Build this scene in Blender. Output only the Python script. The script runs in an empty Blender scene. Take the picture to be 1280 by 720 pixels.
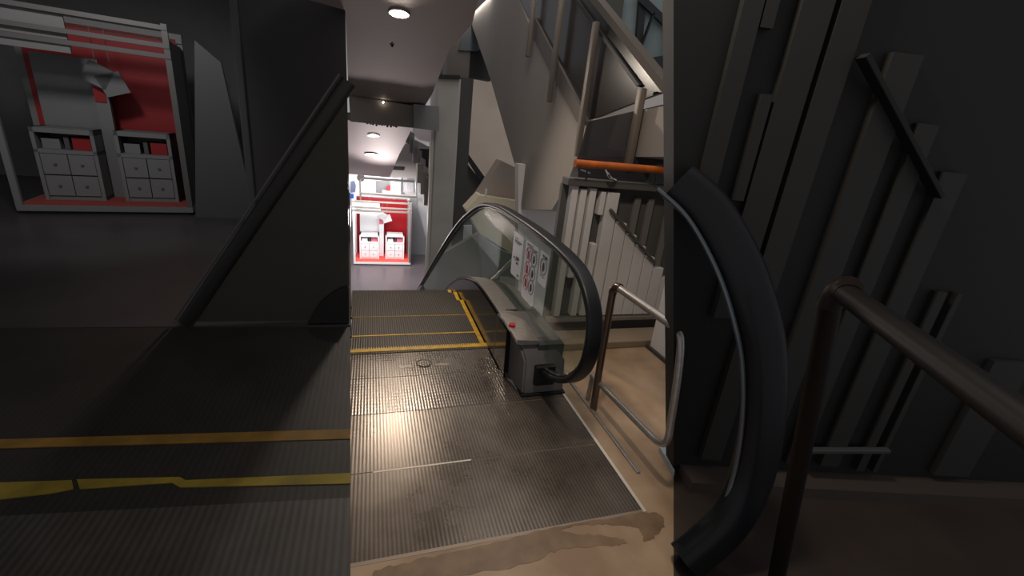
import bpy, bmesh, math, random
from mathutils import Vector, Matrix
random.seed(4)
sc = bpy.context.scene
C = sc.collection
EYE = Vector((0, 0, 1.5)); FPX = 545.0
# ---------------------------------------------------------------- camera frame (from the vanishing points of the landing plate)
_L = Vector((464-640, 360-145, -FPX)).normalized()
_D = Vector((473-640, 360-1980, -FPX)); _D = (_D - _L*_D.dot(_L)).normalized()
_U = -_D; _X = _L.cross(_U)
R3 = Matrix((_X, _L, _U))
def ray(px, py): return R3 @ Vector((px-640, 360-py, -FPX))
def gz(px, py, z=0.0): r = ray(px, py); return EYE + r*((z-EYE.z)/r.z)
def gy(px, py, y): r = ray(px, py); return EYE + r*(y/r.y)
def gx(px, py, x): r = ray(px, py); return EYE + r*(x/r.x)
def gpl(px, py, p, n):
    r = ray(px, py); n = Vector(n); return EYE + r*((Vector(p)-EYE).dot(n)/r.dot(n))
cam_d = bpy.data.cameras.new('camera'); cam = bpy.data.objects.new('camera', cam_d); C.objects.link(cam)
cam.matrix_world = Matrix.Translation(EYE) @ R3.to_4x4()
cam_d.sensor_width = 36; cam_d.lens = FPX/1280*36; cam_d.clip_start = .05; cam_d.clip_end = 200
sc.camera = cam
sc.view_settings.view_transform = 'Standard'; sc.view_settings.look = 'None'
sc.view_settings.gamma = 1; sc.view_settings.exposure = 0.0; sc.view_settings.use_curve_mapping = False

# ---------------------------------------------------------------- materials
def srgb(r, g, b):
    f = lambda c: (c/255/12.92) if c/255 <= .04045 else ((c/255+.055)/1.055)**2.4
    return (f(r), f(g), f(b), 1)
MATS = {}
def mat(name, col, rough=.6, metal=0., noise=0., nscale=4., bump=0., bscale=60., emit=0., spec=.5, trans=0., ior=1.45):
    if name in MATS: return MATS[name]
    m = bpy.data.materials.new(name); m.use_nodes = True; nt = m.node_tree; N = nt.nodes; K = nt.links
    b = N['Principled BSDF']; c = srgb(*col)
    b.inputs['Base Color'].default_value = c; b.inputs['Roughness'].default_value = rough
    b.inputs['Metallic'].default_value = metal; b.inputs['Specular IOR Level'].default_value = spec
    b.inputs['Transmission Weight'].default_value = trans; b.inputs['IOR'].default_value = ior
    tc = N.new('ShaderNodeTexCoord')
    if noise:
        n = N.new('ShaderNodeTexNoise'); n.inputs['Scale'].default_value = nscale; n.inputs['Detail'].default_value = 6
        K.new(tc.outputs['Object'], n.inputs['Vector'])
        r = N.new('ShaderNodeValToRGB'); r.color_ramp.elements[0].position = .3; r.color_ramp.elements[1].position = .7
        r.color_ramp.elements[0].color = tuple(max(0, x*(1-noise)) for x in c[:3])+(1,)
        r.color_ramp.elements[1].color = tuple(min(1, x*(1+noise*.7)) for x in c[:3])+(1,)
        K.new(n.outputs['Fac'], r.inputs['Fac']); K.new(r.outputs['Color'], b.inputs['Base Color'])
    if bump:
        n2 = N.new('ShaderNodeTexNoise'); n2.inputs['Scale'].default_value = bscale; n2.inputs['Detail'].default_value = 4
        K.new(tc.outputs['Object'], n2.inputs['Vector'])
        bp = N.new('ShaderNodeBump'); bp.inputs['Strength'].default_value = bump; bp.inputs['Distance'].default_value = .01
        K.new(n2.outputs['Fac'], bp.inputs['Height']); K.new(bp.outputs['Normal'], b.inputs['Normal'])
    if emit:
        b.inputs['Emission Color'].default_value = c; b.inputs['Emission Strength'].default_value = emit
    MATS[name] = m; return m
def ribbed(name, ridge, groove, pitch=.0165, rough=.42, metal=.75, cross=0., bstr=.3):
    """metal plate with lengthwise ribs (and optional cross cuts); grooves are dirty, ridges worn"""
    m = bpy.data.materials.new(name); m.use_nodes = True; nt = m.node_tree; N = nt.nodes; K = nt.links
    b = N['Principled BSDF']; b.inputs['Metallic'].default_value = metal
    tc = N.new('ShaderNodeTexCoord'); sx = N.new('ShaderNodeSeparateXYZ'); K.new(tc.outputs['Object'], sx.inputs[0])
    def M(op, a, bb=None):
        n = N.new('ShaderNodeMath'); n.operation = op
        for i, v in enumerate((a, bb)):
            if v is None: continue
            if isinstance(v, (int, float)): n.inputs[i].default_value = v
            else: K.new(v, n.inputs[i])
        return n.outputs[0]
    s = M('SINE', M('MULTIPLY', sx.outputs['X'], 2*math.pi/pitch)); h = M('ADD', M('MULTIPLY', s, .5), .5)
    if cross:
        s2 = M('SINE', M('MULTIPLY', sx.outputs['Y'], 2*math.pi/cross)); h2 = M('ADD', M('MULTIPLY', s2, .5), .5)
        h = M('MULTIPLY', h, M('ADD', M('MULTIPLY', h2, .5), .5))
    n = N.new('ShaderNodeTexNoise'); n.inputs['Scale'].default_value = 2.3; n.inputs['Detail'].default_value = 7; n.inputs['Roughness'].default_value = .65
    K.new(tc.outputs['Object'], n.inputs['Vector'])
    rr = N.new('ShaderNodeValToRGB'); rr.color_ramp.elements[0].position = .35; rr.color_ramp.elements[1].position = .7
    rr.color_ramp.elements[0].color = (.62, .59, .56, 1); rr.color_ramp.elements[1].color = (1.0, 1.0, 1.0, 1)
    K.new(n.outputs['Fac'], rr.inputs['Fac'])
    mx = N.new('ShaderNodeMix'); mx.data_type = 'RGBA'; K.new(h, mx.inputs['Factor'])
    mx.inputs['A'].default_value = srgb(*groove); mx.inputs['B'].default_value = srgb(*ridge)  # groove colour darker than ridge colour
    mm = N.new('ShaderNodeMix'); mm.data_type = 'RGBA'; mm.blend_type = 'MULTIPLY'; mm.inputs['Factor'].default_value = 1
    K.new(mx.outputs['Result'], mm.inputs['A']); K.new(rr.outputs['Color'], mm.inputs['B'])
    K.new(mm.outputs['Result'], b.inputs['Base Color'])
    ro = M('ADD', M('MULTIPLY', n.outputs['Fac'], .25), rough-.12); K.new(ro, b.inputs['Roughness'])
    bp = N.new('ShaderNodeBump'); bp.inputs['Strength'].default_value = bstr; bp.inputs['Distance'].default_value = .003
    K.new(h, bp.inputs['Height']); K.new(bp.outputs['Normal'], b.inputs['Normal'])
    MATS[name] = m; return m
def glass(name, tint=(.86, .9, .87), refl=.10, ior=1.18, rough=.02, dens=.0, dcol=(.3, .33, .31)):
    m = bpy.data.materials.new(name); m.use_nodes = True; nt = m.node_tree; N = nt.nodes; K = nt.links
    N.remove(N['Principled BSDF']); out = N['Material Output']
    t = N.new('ShaderNodeBsdfTransparent'); t.inputs[0].default_value = tint+(1,)
    d = N.new('ShaderNodeBsdfDiffuse'); d.inputs[0].default_value = dcol+(1,)
    g = N.new('ShaderNodeBsdfGlossy'); g.inputs['Roughness'].default_value = rough
    m1 = N.new('ShaderNodeMixShader'); m1.inputs[0].default_value = dens; K.new(t.outputs[0], m1.inputs[1]); K.new(d.outputs[0], m1.inputs[2])
    lw = N.new('ShaderNodeLayerWeight'); lw.inputs[0].default_value = .5
    fr = N.new('ShaderNodeMath'); fr.operation = 'POWER'; fr.inputs[1].default_value = 5; K.new(lw.outputs['Facing'], fr.inputs[0])
    fr2 = N.new('ShaderNodeMath'); fr2.operation = 'MULTIPLY'; fr2.inputs[1].default_value = (ior-1)*2; K.new(fr.outputs[0], fr2.inputs[0]); fr = fr2
    ad = N.new('ShaderNodeMath'); ad.operation = 'ADD'; ad.inputs[1].default_value = refl; ad.use_clamp = True; K.new(fr.outputs[0], ad.inputs[0])
    m2 = N.new('ShaderNodeMixShader'); K.new(ad.outputs[0], m2.inputs[0]); K.new(m1.outputs[0], m2.inputs[1]); K.new(g.outputs[0], m2.inputs[2])
    K.new(m2.outputs[0], out.inputs[0]); MATS[name] = m; return m

plate_m = ribbed('ribbed_aluminium', (134, 124, 114), (108, 99, 90), .0165, .29, .6, 0, .08)
platex_m = ribbed('cross_cut_aluminium', (140, 131, 122), (98, 90, 83), .0165, .27, .6, .03, .2)
step_m = ribbed('dark_ribbed_step', (98, 92, 84), (34, 31, 28), .0165, .45, .6)
dplate_m = ribbed('black_ribbed_plate', (34, 31, 29), (26, 24, 23), .028, .6, .1, 0, .08)  # both gallery plates: dimness put into ridge and groove colours
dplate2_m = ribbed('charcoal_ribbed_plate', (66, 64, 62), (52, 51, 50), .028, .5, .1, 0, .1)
yellow = mat('yellow_paint', (205, 160, 30), .45, noise=.3, nscale=18)
yellow2 = mat('dull_yellow_paint', (104, 78, 22), .7, noise=.3, nscale=9)  # this and the olive one: yellow with dimness put into the colour
yellow3 = mat('olive_yellow_paint', (112, 98, 26), .7, noise=.35, nscale=7)
silver = mat('brushed_steel', (170, 164, 158), .34, .7, noise=.12, nscale=30)
chrome = mat('polished_steel', (200, 196, 190), .14, 1.)
brownsteel = mat('tarnished_steel', (112, 94, 82), .28, .8, noise=.15, nscale=14)
rubber = mat('black_rubber', (24, 26, 29), .42, spec=.35)
skirtm = mat('black_gloss_skirt', (12, 11, 10), .14, 0, spec=.5)
newelm = mat('grey_newel_plastic', (116, 113, 112), .35, .3)
black = mat('matt_black', (10, 10, 10), .6)
greydeck = mat('grey_outer_deck', (70, 74, 74), .4, .3)
truss = mat('grey_green_cladding', (156, 160, 150), .5, .1, noise=.15, nscale=1.5)
concrete = mat('warm_concrete', (176, 172, 165), .7, noise=.12, nscale=1.3, bump=.1)
fascia_m = mat('fascia_paint', (136, 128, 120), .75, noise=.06, nscale=1.)
ceil_m = mat('ceiling_plaster', (150, 136, 130), .7, noise=.05, nscale=.8)
soffit_m = mat('pale_plaster', (214, 204, 206), .6)
beige = mat('beige_plaster', (214, 198, 182), .75, noise=.08, nscale=1.2)
blockm = mat('cream_panel', (236, 222, 190), .7)
darkgrey = mat('dark_grey_paint', (70, 68, 67), .6)
darkm = mat('near_black_paint', (26, 25, 26), .6)
white = mat('white_laminate', (238, 238, 240), .4)
whitew = mat('white_paint', (226, 226, 228), .6)
red = mat('red_laminate', (160, 10, 22), .45)
coral = mat('coral_carpet', (232, 78, 66), .8)
pink = mat('pink_card', (214, 110, 130), .6)
wood = mat('varnished_wood', (176, 92, 38), .32, noise=.3, nscale=9)
postm = mat('beige_post_paint', (104, 94, 84), .5)
infill = mat('dark_tinted_panel', (34, 30, 27), .25)
boards = mat('grey_board', (212, 208, 204), .6, noise=.08, nscale=2)
gapm = mat('dark_grey_gap', (84, 82, 78), .6)
kerbm = mat('pale_stone', (150, 132, 112), .6, noise=.1, nscale=5)
paper = mat('white_vinyl', (222, 224, 228), .4)
blueink = mat('blue_ink', (30, 44, 96), .5); redink = mat('red_ink', (196, 60, 66), .5); inkm = mat('dark_ink', (34, 36, 44), .5)
redbtn = mat('red_button_plastic', (176, 22, 22), .35)
bluep = mat('blue_plastic', (20, 96, 200), .4); bluegrey = mat('blue_grey_screen', (110, 122, 150), .3)
glass_b = glass('balustrade_glass', (.84, .88, .85), .035, 1.16, .02, .06, (.20, .22, .20))
glass_d = glass('smoked_glass', (.35, .35, .36), .05, 1.2, .05, .35, (.08, .08, .09))
glass_n = glass('dark_balustrade_glass', (.55, .57, .54), .0, 1.05, .1, .55, (.055, .056, .052))  # for the gallery balustrade, dimness put into the tint
# added side areas: dimness put into the colours, darker copies of other materials
d_floor = mat('dark_polished_floor', (52, 50, 51), .35, noise=.25, nscale=1.1)
d_wall = mat('charcoal_wall', (74, 73, 74), .7, noise=.1)
d_pillar = mat('black_painted_pillar', (50, 48, 48), .7)
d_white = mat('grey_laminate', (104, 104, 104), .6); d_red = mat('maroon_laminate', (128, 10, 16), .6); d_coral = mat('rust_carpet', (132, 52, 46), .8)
d_board = mat('charcoal_board', (40, 39, 36), .7, noise=.08, nscale=2); d_gap = mat('black_recess', (18, 18, 17), .7)
d_rub = mat('blue_black_rubber', (18, 20, 24), .4, spec=.3)
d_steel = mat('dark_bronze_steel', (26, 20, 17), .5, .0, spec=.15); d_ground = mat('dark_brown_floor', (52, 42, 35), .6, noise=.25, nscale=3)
d_mid = mat('slate_panel', (64, 65, 66), .6)

# tan floor with worn wet-looking stains
def floor_mat():
    m = bpy.data.materials.new('tan_stone_floor'); m.use_nodes = True; nt = m.node_tree; N = nt.nodes; K = nt.links
    b = N['Principled BSDF']; b.inputs['Roughness'].default_value = .5
    tc = N.new('ShaderNodeTexCoord')
    n = N.new('ShaderNodeTexNoise'); n.inputs['Scale'].default_value = 3.2; n.inputs['Detail'].default_value = 8; K.new(tc.outputs['Object'], n.inputs['Vector'])
    r = N.new('ShaderNodeValToRGB'); e = r.color_ramp.elements
    e[0].position = .36; e[0].color = srgb(142, 116, 90); e[1].position = .66; e[1].color = srgb(176, 150, 122)
    K.new(n.outputs['Fac'], r.inputs['Fac'])
    K.new(r.outputs['Color'], b.inputs['Base Color'])
    n3 = N.new('ShaderNodeTexNoise'); n3.inputs['Scale'].default_value = 90; K.new(tc.outputs['Object'], n3.inputs['Vector'])
    bp = N.new('ShaderNodeBump'); bp.inputs['Strength'].default_value = .1; bp.inputs['Distance'].default_value = .002
    K.new(n3.outputs['Fac'], bp.inputs['Height']); K.new(bp.outputs['Normal'], b.inputs['Normal'])
    return m
tan = floor_mat()
stainm = mat('dark_floor_stain', (128, 104, 80), .4, noise=.3, nscale=9)

# ---------------------------------------------------------------- mesh helpers
def newobj(name, bm, m, parent=None, base=None, smooth=False):
    me = bpy.data.meshes.new(name); bmesh.ops.recalc_face_normals(bm, faces=bm.faces)
    off = Vector(base) if base is not None else Vector((0, 0, 0))
    if parent is not None:
        p = parent
        while p: off = off + p.location; p = p.parent
    bmesh.ops.translate(bm, verts=bm.verts, vec=-off)
    bm.to_mesh(me); bm.free()
    for mm in (m if isinstance(m, (list, tuple)) else [m]): me.materials.append(mm)
    if smooth:
        for p in me.polygons: p.use_smooth = True
        me.set_sharp_from_angle(angle=math.radians(40))
    o = bpy.data.objects.new(name, me); C.objects.link(o)
    if parent is not None: o.parent = parent
    elif base is not None: o.location = base
    return o
def tag(o, label=None, cat=None, group=None, kind=None):
    if label: o['label'] = label
    if cat: o['category'] = cat
    if group: o['group'] = group
    if kind: o['kind'] = kind
    return o
def thing(name, loc, label, cat, group=None):
    o = bpy.data.objects.new(name, None); o.empty_display_size = .1; C.objects.link(o); o.location = loc
    return tag(o, label, cat, group)
def a_box(bm, lo, hi, bev=0., mi=0):
    lo, hi = Vector(lo), Vector(hi)
    r = bmesh.ops.create_cube(bm, size=1); v = r['verts']
    for q in v: q.co = Vector([(lo[i]+hi[i])/2 + q.co[i]*(hi[i]-lo[i]) for i in range(3)])
    fs = set(f for q in v for f in q.link_faces)
    for f in fs: f.material_index = mi
    if bev: bmesh.ops.bevel(bm, geom=list(set(e for q in v for e in q.link_edges)), offset=bev, segments=2, affect='EDGES', profile=.5)
def box(lo, hi, bev=0.):
    bm = bmesh.new(); a_box(bm, lo, hi, bev); return bm
def a_prism(bm, pts, vec, mi=0):
    vec = Vector(vec); a = [bm.verts.new(p) for p in pts]; b = [bm.verts.new(Vector(p)+vec) for p in pts]; n = len(a)
    fs = [bm.faces.new(a), bm.faces.new(b[::-1])]
    for i in range(n): fs.append(bm.faces.new((a[i], a[(i+1) % n], b[(i+1) % n], b[i])))
    for f in fs: f.material_index = mi
def prism(pts, vec): bm = bmesh.new(); a_prism(bm, pts, vec); return bm
def catmull(pts, k=8, closed=False):
    P = [Vector(p) for p in pts]; n = len(P); out = []
    for i in range(n if closed else n-1):
        p0, p1, p2, p3 = (P[(i+j) % n] if closed else P[min(max(i+j, 0), n-1)] for j in (-1, 0, 1, 2))
        for s in range(k):
            t = s/k
            out.append(.5*((2*p1)+(-p0+p2)*t+(2*p0-5*p1+4*p2-p3)*t*t+(-p0+3*p1-3*p2+p3)*t**3))
    if not closed: out.append(P[-1])
    return out
def a_sweep(bm, path, sec, side=None, mi=0):
    """sweep a closed 2D section (a,b) along path; a is along `side` (fixed axis) if given"""
    rings = []; n = len(path); prev = None
    for i, p in enumerate(path):
        t = (path[min(i+1, n-1)]-path[max(i-1, 0)]).normalized()
        if side is not None: s = (Vector(side)-t*t.dot(Vector(side))).normalized()
        else:
            s = prev if prev is not None else t.orthogonal(); s = (s-t*t.dot(s)).normalized(); prev = s
        u = t.cross(s)
        rings.append([bm.verts.new(p+s*a+u*b) for a, b in sec])
    m = len(sec)
    for i in range(n-1):
        for j in range(m):
            f = bm.faces.new((rings[i][j], rings[i][(j+1) % m], rings[i+1][(j+1) % m], rings[i+1][j])); f.material_index = mi
    for e in (bm.faces.new(rings[0][::-1]), bm.faces.new(rings[-1])): e.material_index = mi
def circ(r, n=14): return [(r*math.cos(2*math.pi*i/n), r*math.sin(2*math.pi*i/n)) for i in range(n)]
def rrect(w, h, r, n=4):
    o = []
    for cx, cy, a0 in ((w/2-r, h/2-r, 0), (-w/2+r, h/2-r, 90), (-w/2+r, -h/2+r, 180), (w/2-r, -h/2+r, 270)):
        for i in range(n+1):
            a = math.radians(a0+90*i/n); o.append((cx+r*math.cos(a), cy+r*math.sin(a)))
    return o
def sweep(path, sec, side=None): bm = bmesh.new(); a_sweep(bm, [Vector(p) for p in path], sec, side); return bm
def polyY(name, px, y, m, th=.12, parent=None):   # a slab facing the viewer side of a transverse plane, real thickness behind
    return newobj(name, prism([gy(a, b, y) for a, b in px], (0, th, 0)), m, parent)
def a_cyl(bm, c, r, h, axis='Z', n=28, r2=None, mi=0):
    res = bmesh.ops.create_cone(bm, cap_ends=True, segments=n, radius1=r, radius2=r if r2 is None else r2, depth=h)
    M = Matrix.Translation(Vector(c)) @ {'Z': Matrix(), 'X': Matrix.Rotation(math.pi/2, 4, 'Y'), 'Y': Matrix.Rotation(-math.pi/2, 4, 'X')}[axis].to_4x4()
    bmesh.ops.transform(bm, matrix=M, verts=res['verts'])
    for f in set(f for v in res['verts'] for f in v.link_faces): f.material_index = mi
def cyl(c, r, h, axis='Z', n=28, r2=None): bm = bmesh.new(); a_cyl(bm, c, r, h, axis, n, r2); return bm
def S(o, label=None): o['kind'] = 'structure'; return o

FZ = -4.4
# dividing line on the ground between the escalator and the added, dim-coloured gallery to its left
def xl(y): a, b = gz(438, 700), gz(438, 376); t = (y-a.y)/(b.y-a.y); return a.x+(b.x-a.x)*t

# ================================================================ SETTING: landing floor
pL = xl(.3)
S(newobj('floor', prism([(xl(-1), -1, 0), (1.0, -1, 0), (1.19, .2, 0), gz(842, 720)+Vector((0, 0, 0)), gz(842, 592), (1.44, 1.40, 0), (4.2, 1.40, 0), (4.2, 2.86, 0), (1.145, 2.86, 0), (1.145, 1.2, 0), (xl(1.2), 1.2, 0)], (0, 0, -.25)), tan))
S(newobj('floor', prism([gz(842, 720), gz(842, 592), (1.44, 1.40, 0), (4.2, 1.40, 0), (4.5, -1, 0), (1.0, -1, 0), (1.19, .2, 0)], (0, 0, -.25)), d_ground))  # floor past the partition edge, dimness put into its colour
# stains on the tan floor, thin dried puddles
def puddle(px, seed, name='floor_stain'):
    P = catmull([gz(a, b, .0012) for a, b in px], 7, True); rn = random.Random(seed)
    P = [p+Vector((rn.uniform(-.006, .006), rn.uniform(-.006, .006), 0)) for p in P]
    return newobj(name, prism(P, (0, 0, -.001)), stainm)
tag(puddle([(470, 714), (520, 700), (600, 682), (680, 662), (760, 648), (812, 640), (830, 650), (822, 668), (806, 676), (798, 660), (770, 656), (730, 656), (700, 664), (735, 668), (780, 674), (770, 682), (720, 684), (690, 690), (660, 704), (560, 722), (470, 740)], 1),
    'dark spreading wet stain on tan floor in front of the ribbed landing plate', 'stain', kind='stuff')

# ================================================================ ESCALATOR
esc = thing('escalator', (.5, 2.2, 0), 'descending escalator with glass balustrade, black handrail and ribbed steel landing plate', 'escalator')
ys = [1.2, 1.637, 2.065, 2.425, 2.745]
for i in range(4):
    y0, y1 = ys[i]+.003, ys[i+1]-.003
    x1 = 1.125 if i < 2 else (1.125 if i == 2 else .80)
    if i == 2: pts = [(xl(y0), y0, 0), (1.125, y0, 0), (1.125, 2.17, 0), (.86, 2.17, 0), (.81, y1, 0), (xl(y1), y1, 0)]
    else: pts = [(xl(y0), y0, 0), (x1, y0, 0), (x1, y1, 0), (xl(y1), y1, 0)]
    newobj('landing_plate', prism(pts, (0, 0, -.03)), plate_m if i < 2 else platex_m, esc)
bm = bmesh.new()
for y in ys[1:4]: a_box(bm, (xl(y), y-.003, -.012), (.82 if y > 2.2 else 1.12, y+.003, -.0015))
newobj('plate_joint', bm, mat('dusty_joint', (120, 108, 98), .6), esc)
newobj('joint_strip', prism([(0.0, 1.640, .0008), (.45, 1.640, .0008), (.45, 1.632, .0008), (0.0, 1.632, .0008)], (0, 0, -.003)), mat('worn_alloy', (214, 204, 190), .5, .3), esc)
bm = bmesh.new(); a_prism(bm, [(xl(1.2), 1.188, .001), (1.14, 1.188, .001), (1.14, 1.203, .001), (xl(1.2), 1.203, .001)], (0, 0, -.04)); newobj('front_trim', bm, mat('dull_alloy', (150, 136, 120), .45, .4), esc); bm = bmesh.new()
a_box(bm, (1.127, 1.19, -.03), (1.143, 2.17, .002)); newobj('edge_trim', bm, mat('worn_alloy', (214, 204, 190), .5, .3), esc)
# scuffed emblem near the comb: ring with two wings
bm = bmesh.new(); c = gz(530, 454, .0008)
a_sweep(bm, [c+Vector((.045*math.cos(a*.2618), .045*math.sin(a*.2618), 0)) for a in range(25)], rrect(.012, .0012, .0005, 1))
for s in (-1, 1): a_prism(bm, [c+Vector(v) for v in ((s*.06, -.035, 0), (s*.15, -.045, 0), (s*.17, -.02, 0), (s*.10, -.012, 0))], (0, 0, .0005))
newobj('floor_emblem', bm, mat('worn_print', (138, 128, 118), .45, .5), esc)
# comb
bm = bmesh.new(); a_box(bm, (xl(2.74), 2.73, -.02), (.81, 2.758, .004), .002)
newobj('comb_plate', bm, step_m, esc)
bm = bmesh.new(); a_prism(bm, [(xl(2.76), 2.752, .004), (.81, 2.752, .004), (.81, 2.792, .004), (xl(2.79), 2.792, .004)], (0, 0, .004))
for k in range(57):
    x = -.125+k*.0165; a_box(bm, (x, 2.785, 0), (x+.008, 2.812, .006))
newobj('yellow_comb', bm, yellow, esc)
# steps
def step(y0, y1, z, side):
    bm = bmesh.new(); a_box(bm, (xl(y0), y0+.002, z-.02), (.80, y1-.002, z)); a_box(bm, (xl(y0), y1-.03, z-.22), (.80, y1-.004, z-.015))
    st = newobj('step', bm, step_m, esc)
    bm = bmesh.new(); a_box(bm, (.765, y0+.004, z), (.798, y1-.004, z+.003))
    if side: a_box(bm, (xl(y0)+.001, y1-.016 if side == 1 else y1-.006, z), (.765, y1-.001, z+.003))
    newobj('yellow_border', bm, yellow, st)
step(2.80, 3.015, -.002, 1); step(3.015, 3.345, -.002, 2); step(3.345, 3.675, -.002, 0)
zz = -.002
for k in range(24):
    y0 = 3.675+k*.33; dz = min(.19, .05+.05*k) if k < 4 else .19; zz -= dz
    if zz < FZ+.1: break
    step(y0, y0+.33, zz, 0)
# skirt + inner deck profile
prof = [(2.185, .325), (2.6, .333), (3.1, .322), (3.4, .285), (3.7, .20), (4.0, .085), (4.25, -.04), (4.6, -.23), (5.2, -.58), (11.6, -4.27)]
pc = catmull([(0, a, b) for a, b in prof], 6)
bm = bmesh.new()
a_prism(bm, [(.806, p.y, p.z-.012) for p in pc if p.y > 2.3]+[(.806, 11.6, -4.95), (.806, 3.9, -.75), (.806, 3.2, -.35), (.806, 2.3, -.30)], (.03, 0, 0))
newobj('skirt_panel', bm, skirtm, esc, smooth=False)
bm = bmesh.new(); a_sweep(bm, [Vector((.90, p.y, p.z)) for p in pc], [(-.085, -.02), (-.08, .006), (-.055, .014), (.05, .014), (.06, .0), (.06, -.01), (-.07, -.02)], (1, 0, 0))
bm2 = newobj('inner_deck', bm, silver, esc)
bm = bmesh.new(); a_prism(bm, [(.96, p.y, p.z-.02) for p in pc]+[(.96, 11.6, -5.2), (.96, 3.9, -1.0), (.96, 2.86, -.3), (.96, 2.185, -.02)], (.17, 0, 0))
newobj('outer_cladding', bm, greydeck, esc)
# newel base block
bm = bmesh.new()
fr_ = [(2.12, 0), (2.14, .22), (2.24, .325), (2.60, .352), (2.60, 0)]
L_ = [bm.verts.new((.868 if y < 2.3 and z < .3 else (.84 if y < 2.3 else .803), y, z)) for y, z in fr_]; R_ = [bm.verts.new((1.138 if z < .3 else 1.05, y, z)) for y, z in fr_]
bm.faces.new(L_); bm.faces.new(R_[::-1])
for i in range(5): bm.faces.new((L_[i], R_[i], R_[(i+1) % 5], L_[(i+1) % 5]))
bmesh.ops.bevel(bm, geom=bm.edges[:], offset=.012, segments=2, affect='EDGES')
nb = newobj('newel_base', bm, newelm, esc, smooth=True)
newobj('base_plate', box((.855, 2.10, .0), (1.145, 2.6, .014), .004), black, esc)
newobj('handrail_inlet', box((.93, 2.10, .07), (1.06, 2.20, .20), .01), black, esc)
bm = bmesh.new(); a_box(bm, (.868, 2.62, .340), (.955, 2.628, .352)); newobj('deck_joint', bm, black, esc)
# red stop button and emblem on the deck
c = gpl(640, 407, (0, 2.4, .352), (0, 0, 1))
bt = newobj('stop_button', cyl(c, .022, .02, n=24), redbtn, esc, smooth=True); bt['label'] = 'red emergency stop button'
bm = bmesh.new()
for a, b in ((630, 396), (635, 400)):
    c = gpl(a, b, (0, 2.4, .347), (0, 0, 1)); a_sweep(bm, [c+Vector((.016*math.cos(i*.3142), .016*math.sin(i*.3142), 0)) for i in range(21)], circ(.0025, 5))
newobj('deck_emblem', bm, paper, esc)
# handrail
HX = 1.0
hp = [(11.6, -3.36), (9.0, -1.86), (7.2, -.80), (5.9, -.045), (5.2, .335), (4.66, .585), (4.0, .822), (3.446, .908), (2.9, .928), (2.433, .928), (2.05, .908), (1.83, .855), (1.69, .74), (1.648, .59), (1.68, .44), (1.79, .31), (1.95, .215), (2.12, .16), (2.20, .145)]
path = catmull([(HX, a, b) for a, b in hp], 8)
newobj('handrail', sweep(path, rrect(.084, .036, .016), (1, 0, 0)), rubber, esc, smooth=True)
def inset(path, d):
    o = []
    for i, p in enumerate(path):
        t = (path[min(i+1, len(path)-1)]-path[max(i-1, 0)]).normalized(); o.append(p+Vector((1, 0, 0)).cross(t)*d)
    return o
ip = inset(path, .024)
cen = Vector((HX, 2.6, .5)); 
if (ip[90]-cen).length > (path[90]-cen).length: sg = -1
else: sg = 1
gpth = inset(path, .024*sg)
newobj('handrail_guide', sweep([p+Vector((-.012, 0, 0)) for p in gpth], rrect(.022, .012, .004), (1, 0, 0)), mat('dull_guide_metal', (96, 98, 98), .25, .7), esc, smooth=True)
for i in range(78, 132, 6): newobj('guide_screw', cyl(gpth[i]+Vector((-.025, 0, 0)), .005, .006, 'X', 10), chrome, esc)
# glass
gp = [p for p in inset(path, .03*sg)]
pts = [Vector((.994, p.y, p.z)) for p in gp if not (p.z < .33 and p.y < 3.2)]
low = [Vector((.994, p.y, p.z-.005)) for p in pc[::-1] if p.y > 2.3]
low = [Vector((.994, 11.55, -4.2))]+[q for q in low if q.y < 11.5]
lastp = pts[-1]
gpoly = pts+[Vector((.994, 2.0, .26)), Vector((.994, 2.15, .24))]+low[::-1]
gl = newobj('glass_panel', prism(gpoly, (.012, 0, 0)), glass_b, esc)
# stickers on the glass
def quadmap(q, x):
    P = [gx(a, b, x) for a, b in q]   # TL TR BR BL
    return lambda u, v: (P[0]*(1-u)+P[1]*u)*(1-v)+(P[3]*(1-u)+P[2]*u)*v
def sticker(q, x, marks, label):
    f = quadmap(q, x); bm = bmesh.new(); n = Vector((-.0012, 0, 0))
    k = .10; poly = [f(u, v) for u, v in ((k, 0), (1-k, 0), (1, .03), (1, .97), (1-k, 1), (k, 1), (0, .97), (0, .03))]
    a_prism(bm, poly, (.0015, 0, 0), 0)
    asp = (f(1, .5)-f(0, .5)).length/(f(.5, 1)-f(.5, 0)).length
    for mk in marks:
        if mk[0] == 'bar': _, u0, v0, u1, v1, mi = mk; a_prism(bm, [f(u0, v0)+n*.5, f(u1, v0)+n*.5, f(u1, v1)+n*.5, f(u0, v1)+n*.5], n*.5, mi)
        if mk[0] == 'ring':
            _, u, v, r, mi = mk
            ring = [f(u+r*math.cos(i*math.pi/10), v+r*asp*math.sin(i*math.pi/10))+n*.7 for i in range(21)]
            a_sweep(bm, ring, rrect(.002, .0045, .0005, 1), (1, 0, 0), mi)
            a_prism(bm, [f(u-r*.12, v-r*asp*.5)+n*.5, f(u+r*.2, v-r*asp*.5)+n*.5, f(u+r*.45, v+r*asp*.1)+n*.5, f(u+r*.2, v+r*asp*.6)+n*.5, f(u-r*.3, v+r*asp*.6)+n*.5, f(u-r*.4, v)+n*.5], n*.5, 3)
        if mk[0] == 'slash':
            _, u, v, r, mi = mk
            a_prism(bm, [f(u-r*.7, v-r*asp*.6)+n, f(u-r*.55, v-r*asp*.75)+n, f(u+r*.7, v+r*asp*.6)+n, f(u+r*.55, v+r*asp*.75)+n], n*.4, mi)
    o = newobj('safety_sticker', bm, [paper, redink, blueink, inkm], gl); o['label'] = label; return o
sx = .9925
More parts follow.
